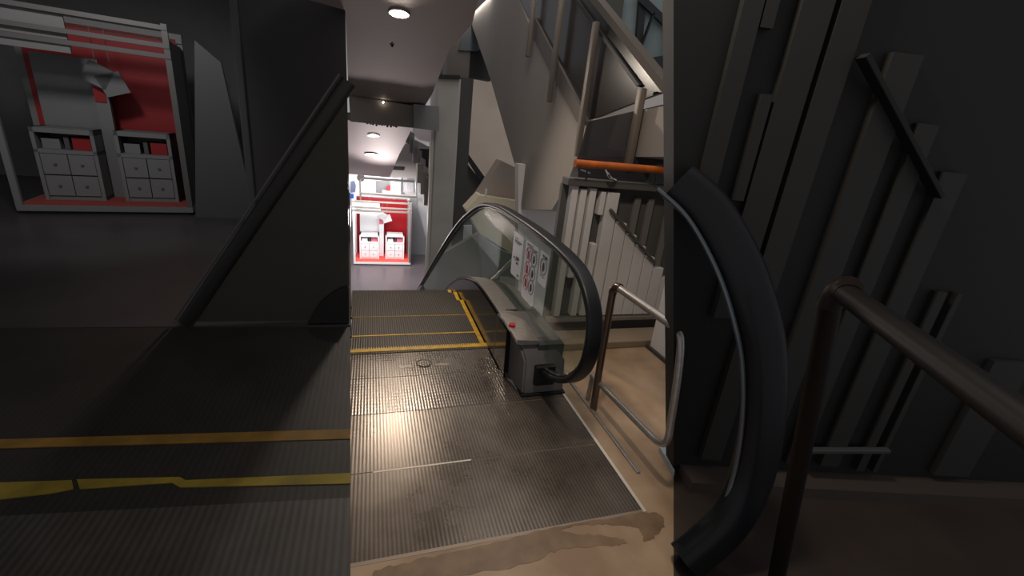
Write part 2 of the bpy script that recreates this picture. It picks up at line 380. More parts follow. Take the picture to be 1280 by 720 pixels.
sticker([(643, 288), (655, 297), (649, 351), (638, 341)], sx, [('bar', .15, .12, .45, .14, 3), ('bar', .15, .17, .85, .20, 3), ('bar', .15, .22, .7, .235, 3), ('bar', .2, .55, .32, .60, 3), ('bar', .45, .52, .75, .60, 3), ('bar', .5, .64, .7, .69, 3), ('bar', .35, .60, .42, .63, 3), ('bar', .7, .90, .88, .94, 3)], 'left white sticker with small lines of text')
marks = [('bar', .12, .04, .55, .055, 3), ('bar', .15, .07, .9, .085, 3), ('bar', .5, .10, .85, .112, 3)]
for i in range(3):
    marks += [('ring', .29, .22+.24*i, .20, 1), ('slash', .29, .22+.24*i, .2, 1), ('ring', .73, .22+.24*i, .20, 2)]
sticker([(658, 299), (674, 311), (665, 385), (651, 369)], sx, marks, 'middle long white sticker with red and blue ring pictograms')
sticker([(676, 312), (687, 321), (681, 361), (672, 352)], sx, [('bar', .3, .08, .5, .14, 3), ('bar', .55, .08, .85, .16, 3), ('ring', .5, .42, .36, 3), ('bar', .2, .72, .8, .735, 3)], 'right small grey sticker with one ring pictogram')

# ================================================================ PIPE GUARD RAIL beside the escalator
gr = thing('guard_rail', (1.26, 1.92, 0), 'tarnished steel pipe guard rail standing on tan floor beside the escalator', 'rail')
top = gx(769, 358, 1.27)
newobj('post', sweep([Vector((1.25, 1.92, 0)), Vector((1.256, 1.95, .35)), Vector((1.264, 1.975, .735))], circ(.021)), brownsteel, gr, smooth=True)
newobj('elbow', sweep(catmull([(1.264, 1.975, .72), (1.266, 1.972, .745), (1.268, 1.95, .768), (1.27, 1.92, .772)], 6), circ(.0235)), brownsteel, gr, smooth=True)
newobj('top_rail', sweep([Vector((1.27, 1.93, .768)), Vector((1.272, 1.45, .766))], circ(.021)), silver, gr, smooth=True)
newobj('bottom_rail', sweep(catmull([(1.262, 2.02, .17), (1.268, 1.7, .185), (1.27, 1.45, .20), (1.27, 1.36, .215), (1.27, 1.315, .26), (1.272, 1.325, .36), (1.272, 1.36, .60), (1.272, 1.40, .74), (1.272, 1.46, .766)], 6), circ(.017)), silver, gr, smooth=True)
# far legs back to the floor for the lower rail
newobj('foot', sweep([Vector((1.262, 2.01, .17)), Vector((1.262, 2.02, 0))], circ(.015)), silver, gr, smooth=True)
# floor guide strip under the rail
tag(newobj('floor_track', box((1.225, 1.40, 0), (1.245, 2.6, .012), .002), silver), 'thin steel strip on tan floor running under the guard rail', 'floor strip')

# ================================================================ SLATTED SCREEN behind the rail
scr = thing('slatted_screen', (1.8, 2.85, 0), 'grey slatted screen of upright boards behind the pipe guard rail', 'screen')
ZT = 1.19
newobj('back_panel', box((1.30, 2.93, .0), (3.3, 2.97, ZT)), gapm, scr)
newobj('top_bar', box((1.30, 2.84, ZT), (3.3, 2.95, ZT+.05), .004), gapm, scr)
newobj('bottom_bar', box((1.30, 2.84, .14), (3.3, 2.90, .17), .003), silver, scr)
dA, dB = gy(763, 262, 2.86), gy(818, 328, 2.86)
bx = [(1.35, .0, ZT), (1.42, .5, ZT-.02), (1.495, .10, ZT-.01), (1.575, .08, ZT-.42), (1.64, .10, ZT-.03)]+[(1.747+.105*k, .1, ZT-.01) for k in range(15)]
for i, (x, z0, z1) in enumerate(bx):
    w = .05 if i < 4 else .098
    dz = dA.z+(x+.05-dA.x)*(dB.z-dA.z)/(dB.x-dA.x)
    if x > dA.x-.02: z1 = min(z1, max(dz, .2))
    if z1 > .3: newobj('slat', box((x, 2.865, max(.18, z0)), (x+w, 2.93, z1), .004), boards, scr)
for x in (1.9, 2.02, 2.2, 2.38, 2.6, 2.8):
    newobj('stile', box((x, 2.90, .5 if x < 2.1 else .2), (x+.05, 2.93, ZT-.06), .003), mat('mid_grey_stile', (112, 108, 102), .6), scr)
newobj('slat', box((1.585, 2.865, ZT-.20), (1.625, 2.93, ZT-.03), .004), boards, scr)
# diagonal stringer seen on the screen
newobj('brace', sweep([gy(763, 262, 2.85), gy(818, 328, 2.85)], rrect(.03, .02, .004), (0, 1, 0)), gapm, scr)
tag(newobj('kerb', box((1.16, 2.63, 0), (3.3, 2.86, .06), .008), kerbm), 'low pale stone kerb at foot of the slatted screen', 'kerb')
cp = thing('column', (2.2, 2.5, 0), 'short white painted column at right end of the kerb', 'column')
newobj('shaft', box((2.09, 2.34, .0), (2.3, 2.6, .62), .006), whitew, cp); newobj('foot', box((2.07, 2.32, 0), (2.32, 2.625, .03), .004), darkgrey, cp)
newobj('cap', box((2.08, 2.33, .62), (2.31, 2.61, .65), .006), gapm, cp)

# wooden handrail with brackets, smoked glass under
wr = thing('wooden_handrail', (1.7, 2.75, 1.36), 'orange varnished wooden handrail above the slatted screen', 'handrail')
a, b = gy(719, 204, 2.78), gy(842, 214, 2.78)
d = (b-a).normalized()
newobj('rail', sweep([a, a+d*1.3], circ(.026, 18)), wood, wr, smooth=True)
newobj('bracket', sweep([gy(734, 208, 2.80), gy(732, 232, 2.86)], circ(.007, 8)), darkgrey, wr)
newobj('bracket', sweep(catmull([gy(757, 212, 2.80), gy(763, 222, 2.79), gy(770, 226, 2.84), gy(770, 234, 2.88)], 4), circ(.011, 8)), chrome, wr, smooth=True)
newobj('bracket', sweep([gy(820, 216, 2.80), gy(818, 240, 2.86)], circ(.007, 8)), darkgrey, wr)

# ================================================================ STAIR rising at the right
CX = 1.9
st = thing('staircase', (CX, 4.0, .6), 'staircase rising away at right with plain grey side, dark infill and beige posts', 'staircase')
def polyX(name, px, x, m, th, parent): return newobj(name, prism([gx(a, b, x) for a, b in px], (th, 0, 0)), m, parent)
polyX('side_panel', [(588, 26), (612, 95), (648, 222), (652, 262), (690, 262), (708, 232), (718, 205), (722, 196), (842, 196), (842, 130), (735, 150), (721, 152), (665, 40), (645, -10), (575, -10)], CX+.02, fascia_m, .9, st)
polyX('stringer', [(665, 27), (665, 41), (721, 153), (735, 157), (727, 136), (668, 22)], CX, mat('stringer_paint', (84, 77, 71), .5), .05, st)
polyX('infill_panel', [(640, -12), (665, 26), (727, 136), (737, 150), (795, 127), (828, 115), (740, 0), (728, -12)], CX+.03, infill, .03, st)
polyX('top_rail', [(728, -12), (744, -4), (842, 118), (842, 132), (826, 114), (740, 4)], CX-.01, mat('rail_paint', (78, 72, 66), .8, spec=.2), .09, st)
polyX('inner_rail', [(712, -8), (716, -8), (799, 106), (795, 108)], CX+.0, darkm, .025, st)
for q in (((665, -10), (663, 70)), ((704, -10), (686, 128)), ((744, 28), (722, 196)), ((803, 110), (785, 208))):
    a, b = gx(*q[0], CX-.04), gx(*q[1], CX-.04); m_ = Vector(((a.x+b.x)/2, (a.y+b.y)/2, 0))
    newobj('post', box((CX-.065, m_.y-.032, b.z), (CX-.015, m_.y+.032, a.z), .01), postm, st, smooth=True)
# landing glass and lilac panel at stair foot
tag(polyY('glass_barrier', [(736, 152), (842, 128), (842, 236), (724, 226), (724, 196)], 3.05, glass_d, .02), 'smoked glass barrier behind the wooden handrail', 'glass barrier')
# wall panels behind slats left edge, seen through the glass
S(polyY('wall_right', [(648, 205), (690, 208), (745, 120), (870, 100), (880, 600), (648, 600)], 5.6, mat('side_wall_paint', (206, 200, 194), .7), .15))

# ================================================================ CEILING over the escalator
cn = Vector((0, .165, 1)).normalized(); cp0 = Vector((0, 0, 3.4))
def gc(a, b): return gpl(a, b, cp0, cn)
yb = 9.55
def onC(x, y): return Vector((x, y, 3.4-.165*y))
S(newobj('ceiling', prism([onC(-.6, -1.5), onC(.9, -1.5), gc(606, -40), gc(598, 0), gc(590, 30), gc(562, 62), gc(549, 95), gc(540, 118), gc(530, 134), onC(xl(yb)-.0, yb+.1), onC(xl(5.5), 5.5), onC(-.6, 5.4)], (0, 0, .2)), ceil_m))
def tilt(bm, c, n):
    q = Vector((0, 0, 1)).rotation_difference(Vector(n).normalized()).to_matrix().to_4x4()
    bmesh.ops.transform(bm, matrix=Matrix.Translation(c) @ q @ Matrix.Translation(-c), verts=bm.verts); return bm
def downlight(a, b, r, label, grp, e=40, p=None, n=cn):
    c = p if p is not None else gc(a, b)
    t = thing('downlight', c, label, 'ceiling light', grp)
    bm = bmesh.new(); ring = [c+Vector((r*1.08*math.cos(i*.2618), r*1.08*math.sin(i*.2618), -.004)) for i in range(25)]
    a_sweep(bm, ring, circ(r*.12, 6)); newobj('trim_ring', tilt(bm, c, n), silver, t, smooth=True)
    newobj('lens', tilt(cyl(c+Vector((0, 0, -.008)), r, .01, n=32), c, n), mat('lamp_lens_%d' % e, (255, 240, 224), emit=e), t)
    return c
lampA = downlight(499, 16, .095, 'round recessed ceiling light, large near one under the plaster ceiling', None, 30)
sp = thing('sprinkler', gc(490, 56), 'small dark sprinkler head in the ceiling behind the near downlight', 'sprinkler')
c = gc(490, 56); newobj('body', cyl(c+Vector((0, 0, -.012)), .012, .03, n=10, r2=.02), black, sp); newobj('rosette', cyl(c+Vector((0, 0, -.003)), .03, .006, n=16), darkgrey, sp)

# bulkhead beam spanning under the ceiling end
S(polyY('wall_bulkhead', [(436, 119), (517, 132), (517, 160), (438, 152)], yb, mat('bulkhead_paint', (142, 134, 126), .6), .25))
S(polyY('wall_bulkhead', [(517, 130), (549, 133), (549, 164), (517, 160)], yb-.1, mat('bulkhead_box_paint', (140, 140, 140), .6), .3))
hs = thing('emergency_lamp', gy(479, 127, yb-.05), 'tiny bright pin lamp on the bulkhead face', 'lamp')
newobj('bulb', cyl(gy(479, 128, yb-.04), .016, .05, 'Y', 12), mat('pin_lamp', (255, 240, 224), emit=12), hs); newobj('socket', cyl(gy(479, 127, yb-.01), .03, .02, 'Y', 12), darkgrey, hs)
bm = bmesh.new()
for k in range(11):
    a0 = 459+k*3.6+random.random(); c = gy(a0, 153.0+(a0-459)*.09, yb+.05); a_box(bm, c+Vector((-.02, -.03, -.03-.03*random.random())), c+Vector((.02, .03, .03)), .008)
tag(newobj('cable_bundle', bm, darkm), 'lumpy dark cable bundle along underside of the bulkhead', 'cable', kind='stuff')

# ================================================================ PILLAR in the middle
pl = thing('pillar', gy(560, 330, 9.8), 'tall grey concrete pillar standing beyond the escalator handrail', 'pillar')
p0 = gy(543, 180, 9.8); p1 = gy(588, 180, 9.8); pbx = (p0.x, p1.x)
newobj('shaft', box((p0.x, 9.8, FZ), (p1.x-.28, 10.7, gy(560, 96, 9.8).z), .03), concrete, pl)
newobj('edge_strip', box((p0.x-.07, 9.83, FZ), (p0.x-.002, 9.95, gy(545, 135, 9.8).z), .01), mat('pale_edge', (206, 200, 192), .6), pl)
newobj('upper_shaft', box((p1.x-.56, 9.95, gy(560, 96, 9.8).z), (p1.x-.1, 10.6, gy(570, 40, 9.8).z+.2)), mat('upper_concrete', (96, 90, 84), .7), pl)
newobj('dark_side_panel', box((p1.x-.28, 9.82, FZ), (p1.x-.02, 10.7, gy(575, 96, 9.8).z)), darkgrey, pl)
# dark beam to the right of pillar head, and hood
S(polyY('wall_beam', [(570, 62), (600, 62), (614, 101), (592, 97), (568, 96)], 10.0, darkm, .3))
S(polyY('wall_beam', [(548, 93), (575, 94), (575, 99), (548, 98)], 9.7, darkm, .1))
hd = polyY('ceiling_hood', [(573, 63), (577, 50), (589, 32), (597, 50), (598, 64)], 9.9, mat('slate_hood', (70, 76, 80), .5), .3); tag(hd, 'pointed slate grey duct hood above the dark beam', 'duct')
S(polyY('wall_white_strip', [(538, 120), (548, 95), (548, 133), (538, 132)], 11.5, white, .1))
# beige wall right of pillar
S(polyY('wall_beige', [(588, 92), (600, 94), (640, 80), (662, 240), (655, 262), (600, 262), (594, 230), (586, 230)], 13.0, beige, .2))
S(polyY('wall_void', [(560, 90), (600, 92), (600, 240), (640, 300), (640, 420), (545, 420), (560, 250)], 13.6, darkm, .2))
# second, dark escalator sloping down behind pillar
e2 = thing('escalator', gy(600, 260, 11.5), 'dark escalator flank sloping down between the pillar and beige wall', 'escalator')
polyY('side_panel', [(562, 182), (572, 190), (606, 232), (622, 262), (612, 280), (586, 262), (564, 212)], 11.5, darkgrey, .5, e2)
polyY('handrail', [(570, 176), (575, 178), (628, 252), (622, 262)], 11.3, darkm, .08, e2)
polyY('skirt_strip', [(570, 224), (573, 222), (580, 240), (577, 246)], 11.4, mat('pale_strip', (150, 150, 156), .5), .05, e2)
# cream block behind the handrail crest
cb = thing('wall_block', gy(625, 300, 8.2), 'cream boxed soffit block seen behind the crest of the black handrail', 'boxed panel')
polyY('upper_box', [(598, 246), (627, 201), (652, 213), (652, 262), (600, 262)], 8.2, mat('upper_cream', (176, 162, 150), .7), .4, cb)
polyY('lower_box', [(583, 262), (600, 244), (652, 252), (652, 300), (644, 320), (600, 292)], 8.0, blockm, .4, cb)
polyY('seam', [(606, 244), (607, 236), (609, 236), (608, 248)], 7.98, whitew, .03, cb)
S(polyY('wall_pale', [(574, 283), (590, 282), (590, 306), (572, 304)], 10.5, whitew, .1))
tc_ = thing('truss_cladding', gy(620, 380, 6.4), 'grey green side cladding of neighbouring escalator seen through the glass', 'cladding')
polyY('panel', [(500, 400), (553, 318), (598, 292), (625, 312), (625, 440), (480, 440)], 8.6, truss, .15, tc_)
polyY('panel', [(625, 312), (648, 322), (690, 340), (700, 440), (625, 440)], 7.2, mat('panel_green_dark', (112, 118, 114), .5), .15, tc_)
polyY('panel', [(600, 292), (626, 314), (626, 440), (606, 440)], 7.6, mat('panel_green_mid', (134, 140, 134), .5), .12, tc_)
polyY('pale_rail', [(612, 352), (618, 350), (654, 318), (652, 312)], 6.9, silver, .04, tc_)
polyY('pale_notch', [(642, 318), (655, 320), (654, 334), (640, 334)], 6.95, whitew, .05, tc_)

# ================================================================ window over the stair
w1 = polyY('window_1', [(770, -20), (870, -20), (870, 130), (770, 130)], 6.4, mat('grey_blue_pane', (128, 142, 142), .3), .06); S(w1)
def barY(a, b, w, y, m, parent, name='window_frame'):
    A, B = gy(*a, y), gy(*b, y); return newobj(name, sweep([A, B], [(-w, -.03), (w, -.03), (w, .03), (-w, .03)], (0, 0, 1) if abs((B-A).normalized().z) < .7 else (1, 0, 0)), m, parent)
greenf = mat('dark_green_frame', (34, 38, 38), .5)
barY((803, -10), (797, 70), .05, 6.35, greenf, w1); barY((800, -2), (846, 42), .05, 6.3, greenf, w1); barY((806, 82), (850, 74), .09, 6.3, greenf, w1)
barY((838, 35), (836, 130), .04, 6.3, greenf, w1); barY((817, 16), (800, 62), .01, 6.3, greenf, w1); barY((770, -10), (762, 60), .12, 6.3, mat('olive_frame', (72, 72, 64), .6), w1)
S(polyY('wall_back', [(540, -60), (900, -60), (900, 150), (540, 110)], 15, mat('upper_wall_paint', (84, 80, 78), .7), .2))

# ================================================================ LOWER HALL
S(newobj('floor', box((-3.5, 6, FZ-.2), (9, 27, FZ)), mat('polished_hall_floor', (84, 76, 80), .28, noise=.12, nscale=.7)))
S(newobj('wall_hall_left', box((-3.7, 8, FZ), (-3.5, 27, 1.5)), whitew))
S(newobj('wall_hall_back', box((-3.5, 26.8, FZ), (9, 27, 1)), whitew))
ys0, zs0, ys1, zs1 = 9.85, None, 17.2, None
A = gy(438, 152, 9.85); B = gy(438, 222, 17.2)
def sof(px, py): # sloped soffit plane through A,B, level across
    d = Vector((0, B.y-A.y, B.z-A.z)); n = d.cross(Vector((1, 0, 0))); return gpl(px, py, A, n)
S(newobj('ceiling_soffit', prism([sof(430, 150), sof(516, 158), sof(508, 175), sof(498, 195), sof(487, 222), sof(430, 217)], (0, 0, .15)), soffit_m))
sn = Vector((0, A.z-B.z, B.y-A.y)).normalized()
def sofz(a, b): return sof(a, b)+Vector((0, 0, -.01))
downlight(0, 0, .11, 'round ceiling light glowing on pale soffit, nearer one of the pair', 'downlights in the pale soffit', 60, sofz(467, 168.5), sn)
downlight(0, 0, .15, 'round ceiling light glowing on pale soffit, farther one of the pair', 'downlights in the pale soffit', 60, sofz(464, 192), sn)
S(polyY('wall_far_bulkhead', [(487, 222), (496, 198), (507, 180), (520, 175), (549, 190), (549, 222)], 17.4, mat('taupe_paint', (158, 150, 146), .7), .2))
tag(polyY('vent_slot', [(486, 208), (506, 209), (505, 213), (486, 212)], 17.35, darkm, .04), 'long dark ventilation slot in taupe bulkhead', 'vent')
S(polyY('ceiling_curve', [(516, 160), (549, 163), (549, 182), (540, 178), (524, 175), (516, 168)], 12.5, soffit_m, .1))
S(polyY('wall_dark_triangle', [(524, 186), (549, 187), (549, 262), (540, 240)], 12.2, darkm, .1))
# stepped dark underside of the far stair with hanging fins
fs = thing('far_stair_underside', gy(530, 250, 11.8), 'dark stepped stair underside descending to right before the pillar', 'stair underside')
for k in range(8):
    xa = 507+4.6*k; ta = 163+max(0, (k-1))*11; ba = 178+k*12.5
    polyY('step_soffit', [(xa, ta), (xa+6.5, ta+4), (xa+6.5, ba+3), (xa, ba)], 11.8-.1*k, mat('step_grey_%d' % (k % 3), (124+6*(k % 3), 120+6*(k % 3), 120+6*(k % 3)), .6), .1, fs)
for i, (xa, ta, xb, bb) in enumerate([(522, 205, 525, 229), (526.5, 215, 529.5, 243), (531, 222, 535, 257), (537, 228, 541.5, 285)]):
    y = 10.6; a = gy(xa, ta, y); b = gy(xb, bb, y)
    f = newobj('hanging_fin', box((min(a.x, b.x), y, b.z), (max(a.x, b.x)+.02, y+.25, a.z)), mat('fin_grey', (140, 134, 128), .6))
    tag(f, ['shortest grey hanging fin, leftmost below the stepped stair underside', 'second grey hanging fin from the left below the stepped underside', 'third grey hanging fin from the left below the stepped underside', 'longest grey hanging fin, right beside the pillar'][i], 'fin', 'hanging fins by the pillar')
# white back shop wall pieces
S(polyY('wall_white', [(505, 219), (549, 219), (549, 345), (540, 330), (520, 262), (505, 240)], 20.5, whitew, .15))
S(polyY('wall_ramp', [(510, 250), (518, 252), (524, 268), (542, 334), (510, 334)], 20.15, mat('ramp_grey', (146, 148, 150), .5), .3))
# upper shop fittings behind booth
sh = thing('shop_display', gy(480, 250, 22.0), 'white upper shop display with grey niche behind the booth roof', 'shop display')
polyY('wall_panel', [(430, 214), (489, 222), (489, 262), (430, 262)], 22.4, white, .2, sh)
polyY('niche', [(470, 226), (489, 226), (489, 246), (470, 246)], 22.3, mat('niche_grey', (120, 120, 122), .6), .06, sh)
polyY('white_case', [(478, 238), (489, 239), (489, 248), (478, 248)], 22.1, white, .15, sh)
polyY('grey_sign', [(438, 227), (443, 226), (445, 232), (444, 240), (438, 241)], 22.1, bluegrey, .06, sh)
tag(polyY('red_box', [(484, 233), (489, 232), (489, 238), (483, 238)], 22.0, red, .2), 'small red box on white case in the upper shop display', 'box')
tag(polyY('blue_box', [(438, 243), (442, 243), (442, 248), (438, 248)], 21.9, bluep, .2), 'small bright blue box at left end of upper shop display', 'box')
tag(newobj('round_speaker', cyl(gy(451, 222, 21.5), .17, .2, 'Y', 20), darkgrey), 'round dark fixture hanging below the soffit over the shop', 'fixture')
for (a, b, y, lab) in (((490, 218), (499, 256), 21.2, 'white round column behind the booth roof'),):
    p, q = gy(*a, y), gy(*b, y); cc = thing('column', (p.x+.18, y, q.z), lab, 'column')
    newobj('shaft', cyl(((p.x+q.x)/2, y, (p.z+FZ)/2), .22, p.z-FZ, n=24), whitew, cc, smooth=True); newobj('collar', cyl(((p.x+q.x)/2, y, p.z-.05), .26, .1, n=24), white, cc)
tag(polyY('wardrobe', [(508, 222), (517, 222), (517, 240), (509, 240)], 20.3, white, .15), 'white cabinet against the white wall right of the column', 'cabinet')
rb = thing('barrier_rail', gy(480, 245, 19.6), 'thin pale double barrier rail above the bright booth', 'rail')
for a, b in (((448, 222), (518, 227)), ((450, 241), (521, 246))): newobj('rail', sweep([gy(*a, 19.6), gy(*b, 19.6)], circ(.05, 8)), silver, rb, smooth=True)
for q in (450, 520): newobj('post', sweep([gy(q, 222 if q < 500 else 227, 19.6), gy(q+1, 262, 19.6)], circ(.035, 8)), silver, rb)

# ================================================================ DISPLAY BOOTHS (same design: bright one downstairs, added copy in dimmed colours on the gallery)
def booth(o, ux, W, H, D, mw, mr, mc, lab, which, mst):
    """o: front-left foot; ux: unit vector to the right"""
    o = Vector(o); ux = Vector(ux).normalized(); uy = Vector((-ux.y, ux.x, 0)); uz = Vector((0, 0, 1))
    T = Matrix((ux, uy, uz)).transposed()
    def P(u, d, v): return o+ux*(u*W)+uy*(d*D)+uz*(v*H)
    def bb(u0, d0, v0, u1, d1, v1, bm=None):
        bm = bm or bmesh.new(); r = bmesh.ops.create_cube(bm, size=1)
        for q in r['verts']: q.co = P((u0+u1)/2+q.co.x*(u1-u0), (d0+d1)/2+q.co.y*(d1-d0), (v0+v1)/2+q.co.z*(v1-v0))
        return bm
    t = thing('display_booth', P(.5, .5, 0), lab, 'display booth')
    newobj('platform', bb(0, 0, .015, 1, 1, .045), mw, t); newobj('plinth', bb(.03, .04, 0, .97, .96, .015), black, t)
    newobj('carpet', bb(.02, .03, .045, .98, .97, .05), mc, t)
    for u in (0, .965):
        for d in (0, .955): newobj('post', bb(u, d, .045, u+.035, d+.045, 1), mst if u else mw, t)
    newobj('back_panel', bb(.04, .93, .05, .96, .96, .97), mr, t)
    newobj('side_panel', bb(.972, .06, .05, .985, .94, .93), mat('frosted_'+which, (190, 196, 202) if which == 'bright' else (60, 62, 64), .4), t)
    for v in (.97, .885, .835): newobj('crossbar', bb(0, -.01, v, 1, .03, v+.022), mst, t)
    newobj('crossbar', bb(0, .93, .95, 1, .97, 1), mw, t)
    newobj('white_panel', bb(.10, .78, .42, .47, .82, .80), mw, t)
    newobj('header_panel', bb(0, .02, .80, .46, .06, .835), mw, t)
    newobj('header_panel', bb(.02, .05, .86, .45, .08, .97), mw, t)
    def cabinet(u0, u1, d0, d1, v1, l2):
        c = thing('cabinet', P((u0+u1)/2, (d0+d1)/2, .05), l2, 'cabinet', 'drawer cabinets in the %s booth' % which)
        bm = bmesh.new(); e = .022
        for q in ((u0, d0, .05, u0+e, d1, v1), (u1-e, d0, .05, u1, d1, v1), (u0, d0, v1-.025, u1, d1, v1), (u0, d0, .30, u1, d1, .32), (u0, d0+.02, .05, u1, d1, .07), (u0, d1-.02, .05, u1, d1, v1)): bb(*q, bm)
        newobj('carcass', bm, mw, c)
        um = (u0+u1)/2
        for i, (a, b) in enumerate(((u0+e+.004, um-.003), (um+.003, u1-e-.004))):
            for (v0, v2) in ((.075, .183), (.19, .297)):
                dr = newobj('drawer', bb(a, d0+.005, v0, b, d1-.05, v2), mw, c)
                newobj('knob', bb((a+b)/2-.008, d0-.012, (v0+v2)/2-.004, (a+b)/2+.008, d0+.006, (v0+v2)/2+.004), darkgrey, dr)
        its = [(.12, .40, mw, 'white'), (.47, .55, darkgrey, 'dark'), (.60, .90, MATS['pink_card'] if which == 'bright' else mr, 'pink' if which == 'bright' else 'dull red')]
        for a, b, m2, cn_ in its:
            aa = u0+(u1-u0)*a; bq = u0+(u1-u0)*b
            tag(newobj('box', bb(aa, d0+.06, .321, bq, d0+.3, .321+.065*(1 if cn_ != 'white' else .8)), m2), '%s box on top shelf of %s' % (cn_, l2.replace('drawer ', '')), 'box', 'boxes on cabinet shelves in the %s booth' % which)
    cabinet(.10, .44, .30, .75, .43, 'left white drawer cabinet in the %s booth' % which if which == 'bright' else 'left grey drawer cabinet in the dim booth')
    cabinet(.555, .89, .30, .75, .44, 'right white drawer cabinet in the %s booth' % which if which == 'bright' else 'right grey drawer cabinet in the dim booth')
    f = thing('display_stand', P(.475, .6, .05), 'narrow tall %s stand between the cabinets of the %s booth' % ('white' if which == 'bright' else 'grey', which), 'stand')
    newobj('column_board', bb(.445, .60, .05, .525, .68, .70), mw, f); newobj('pink_card', bb(.445, .585, .58, .51, .60, .66), MATS['pink_card'] if which == 'bright' else mr, f)
    for k, (u, v, r) in enumerate(((.50, .72, .5), (.58, .68, -.35))):
        c = P(u, .5, v); bm = bmesh.new(); a_box(bm, (-.075*W, -.01, -.055*H), (.075*W, .01, .055*H))
        bmesh.ops.transform(bm, matrix=Matrix.Translation(c) @ T.to_4x4() @ Matrix.Rotation(r, 4, 'Y'), verts=bm.verts)
        hb = newobj('hanging_card', bm, mw)
        bm = bmesh.new(); top_ = P(u, .5, .95); a_sweep(bm, [c+Vector((0, 0, .04)), top_], circ(.004, 5)); newobj('cord', bm, mst, hb)
        tag(hb, '%s tilted %s card hanging in the %s booth' % (('upper', 'lower')[k], 'white' if which == 'bright' else 'grey', which), 'card', 'cards hanging in the %s booth' % which)
    return t
bA = gz(442, 331, FZ); bB = gz(513, 332, FZ)
bB.y = bA.y+(bB.y-bA.y)
W_ = (Vector((bB.x, bB.y, 0))-Vector((bA.x, bA.y, 0))).length
booth((bA.x, bA.y, FZ), (bB.x-bA.x, bB.y-bA.y, 0), W_, 2.72, 1.5, white, red, coral, 'brightly lit white display booth with red back panel on the lower hall floor', 'bright', silver)
cA = gz(22, 267); cB = gz(242, 269)
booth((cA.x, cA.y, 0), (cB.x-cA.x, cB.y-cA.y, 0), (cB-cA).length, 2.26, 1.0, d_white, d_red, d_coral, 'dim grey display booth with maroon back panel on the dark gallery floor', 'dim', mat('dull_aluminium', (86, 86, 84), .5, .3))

# ================================================================ LEFT: added gallery beside the escalator, dimness put into its colours
S(newobj('floor', prism([(xl(3.2), 3.2, 0), (xl(9.5), 9.5, 0), (-8, 9.5, 0), (-8, 3.35, 0), gz(0, 410)], (0, 0, -.3)), d_floor))
S(newobj('wall_left', box((-9, 9.3, 0), (xl(9.3)-.1, 9.5, 4.5)), d_wall))
S(newobj('wall_left', box((-9, 9.5, FZ), (-.9, 9.6, -.3)), d_wall))
gp_ = thing('landing_plate', (-1.2, 2, 0), 'dark ribbed landing plate left of the escalator with two dull yellow lines', 'landing plate')
def lp(a, b): return gz(a, b)
def strip(name, px, m, z=0., th=.004):
    return newobj(name, prism([gz(a, b, z) for a, b in px], (0, 0, th)), m, gp_)
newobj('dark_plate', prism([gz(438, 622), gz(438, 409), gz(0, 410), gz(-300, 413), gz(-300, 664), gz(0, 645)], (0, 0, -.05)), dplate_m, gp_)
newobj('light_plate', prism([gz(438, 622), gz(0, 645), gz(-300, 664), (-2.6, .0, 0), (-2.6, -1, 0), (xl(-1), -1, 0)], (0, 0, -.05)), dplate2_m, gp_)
strip('yellow_line', [(438, 537), (438, 549), (0, 561), (0, 550), (-200, 555), (-200, 566)][0:4], yellow2)
strip('yellow_line', [(438, 592), (438, 605), (225, 610), (215, 604), (100, 612), (96, 600), (225, 597), (232, 601)], yellow3)
strip('yellow_line', [(90, 601), (0, 604), (0, 625), (60, 618), (92, 612)], yellow3)
S(newobj('ceiling', box((-9, -1.5, 3.4), (-.65, 9.3, 3.6)), d_wall))
# added pillar, coloured dim, that closes the gallery corner
pw = thing('pillar', (-.8, 5.9, 0), 'broad black painted pillar at the gallery corner left of the bright booth', 'pillar')
q0 = gz(322, 300); xr = xl(q0.y)
newobj('shaft', prism([(q0.x, q0.y, 0), (xr, q0.y, 0), (xl(q0.y+.5)-.005, q0.y+.5, 0), (q0.x-.05, q0.y+.5, 0)], (0, 0, 3.2)), d_pillar, pw)
newobj('edge_strip', box((q0.x-.05, q0.y-.02, 0), (q0.x+.02, q0.y+.4, 3.2), .01), d_mid, pw)
# added slanted screen, coloured dim, between booth and pillar
polyS = newobj('folding_screen', prism([Vector((gy(243, 262, 6.72).x, 6.72, 0)), Vector((gy(318, 262, 6.72).x, 6.72, 0)), gy(303, 200, 6.72), gy(276, 78, 6.72), gy(243, 50, 6.72)], (0, .06, 0)), d_mid); polyS.location.z = 0
tag(polyS, 'slate grey slanted screen panel between the dim booth and black pillar', 'screen')
for i, (x0, x1, y1) in enumerate(((291, 304, 34), (306, 320, 85))):
    y = 6.35; a = gy(x0, -40, y); b = gy(x1, y1, y)
    tag(newobj('hanging_fin', box((a.x, y, b.z), (b.x, y+.2, a.z+.6)), d_wall), ('short' if i == 0 else 'long')+' dark hanging fin above the slate screen on gallery', 'fin', 'dark hanging fins on the gallery')
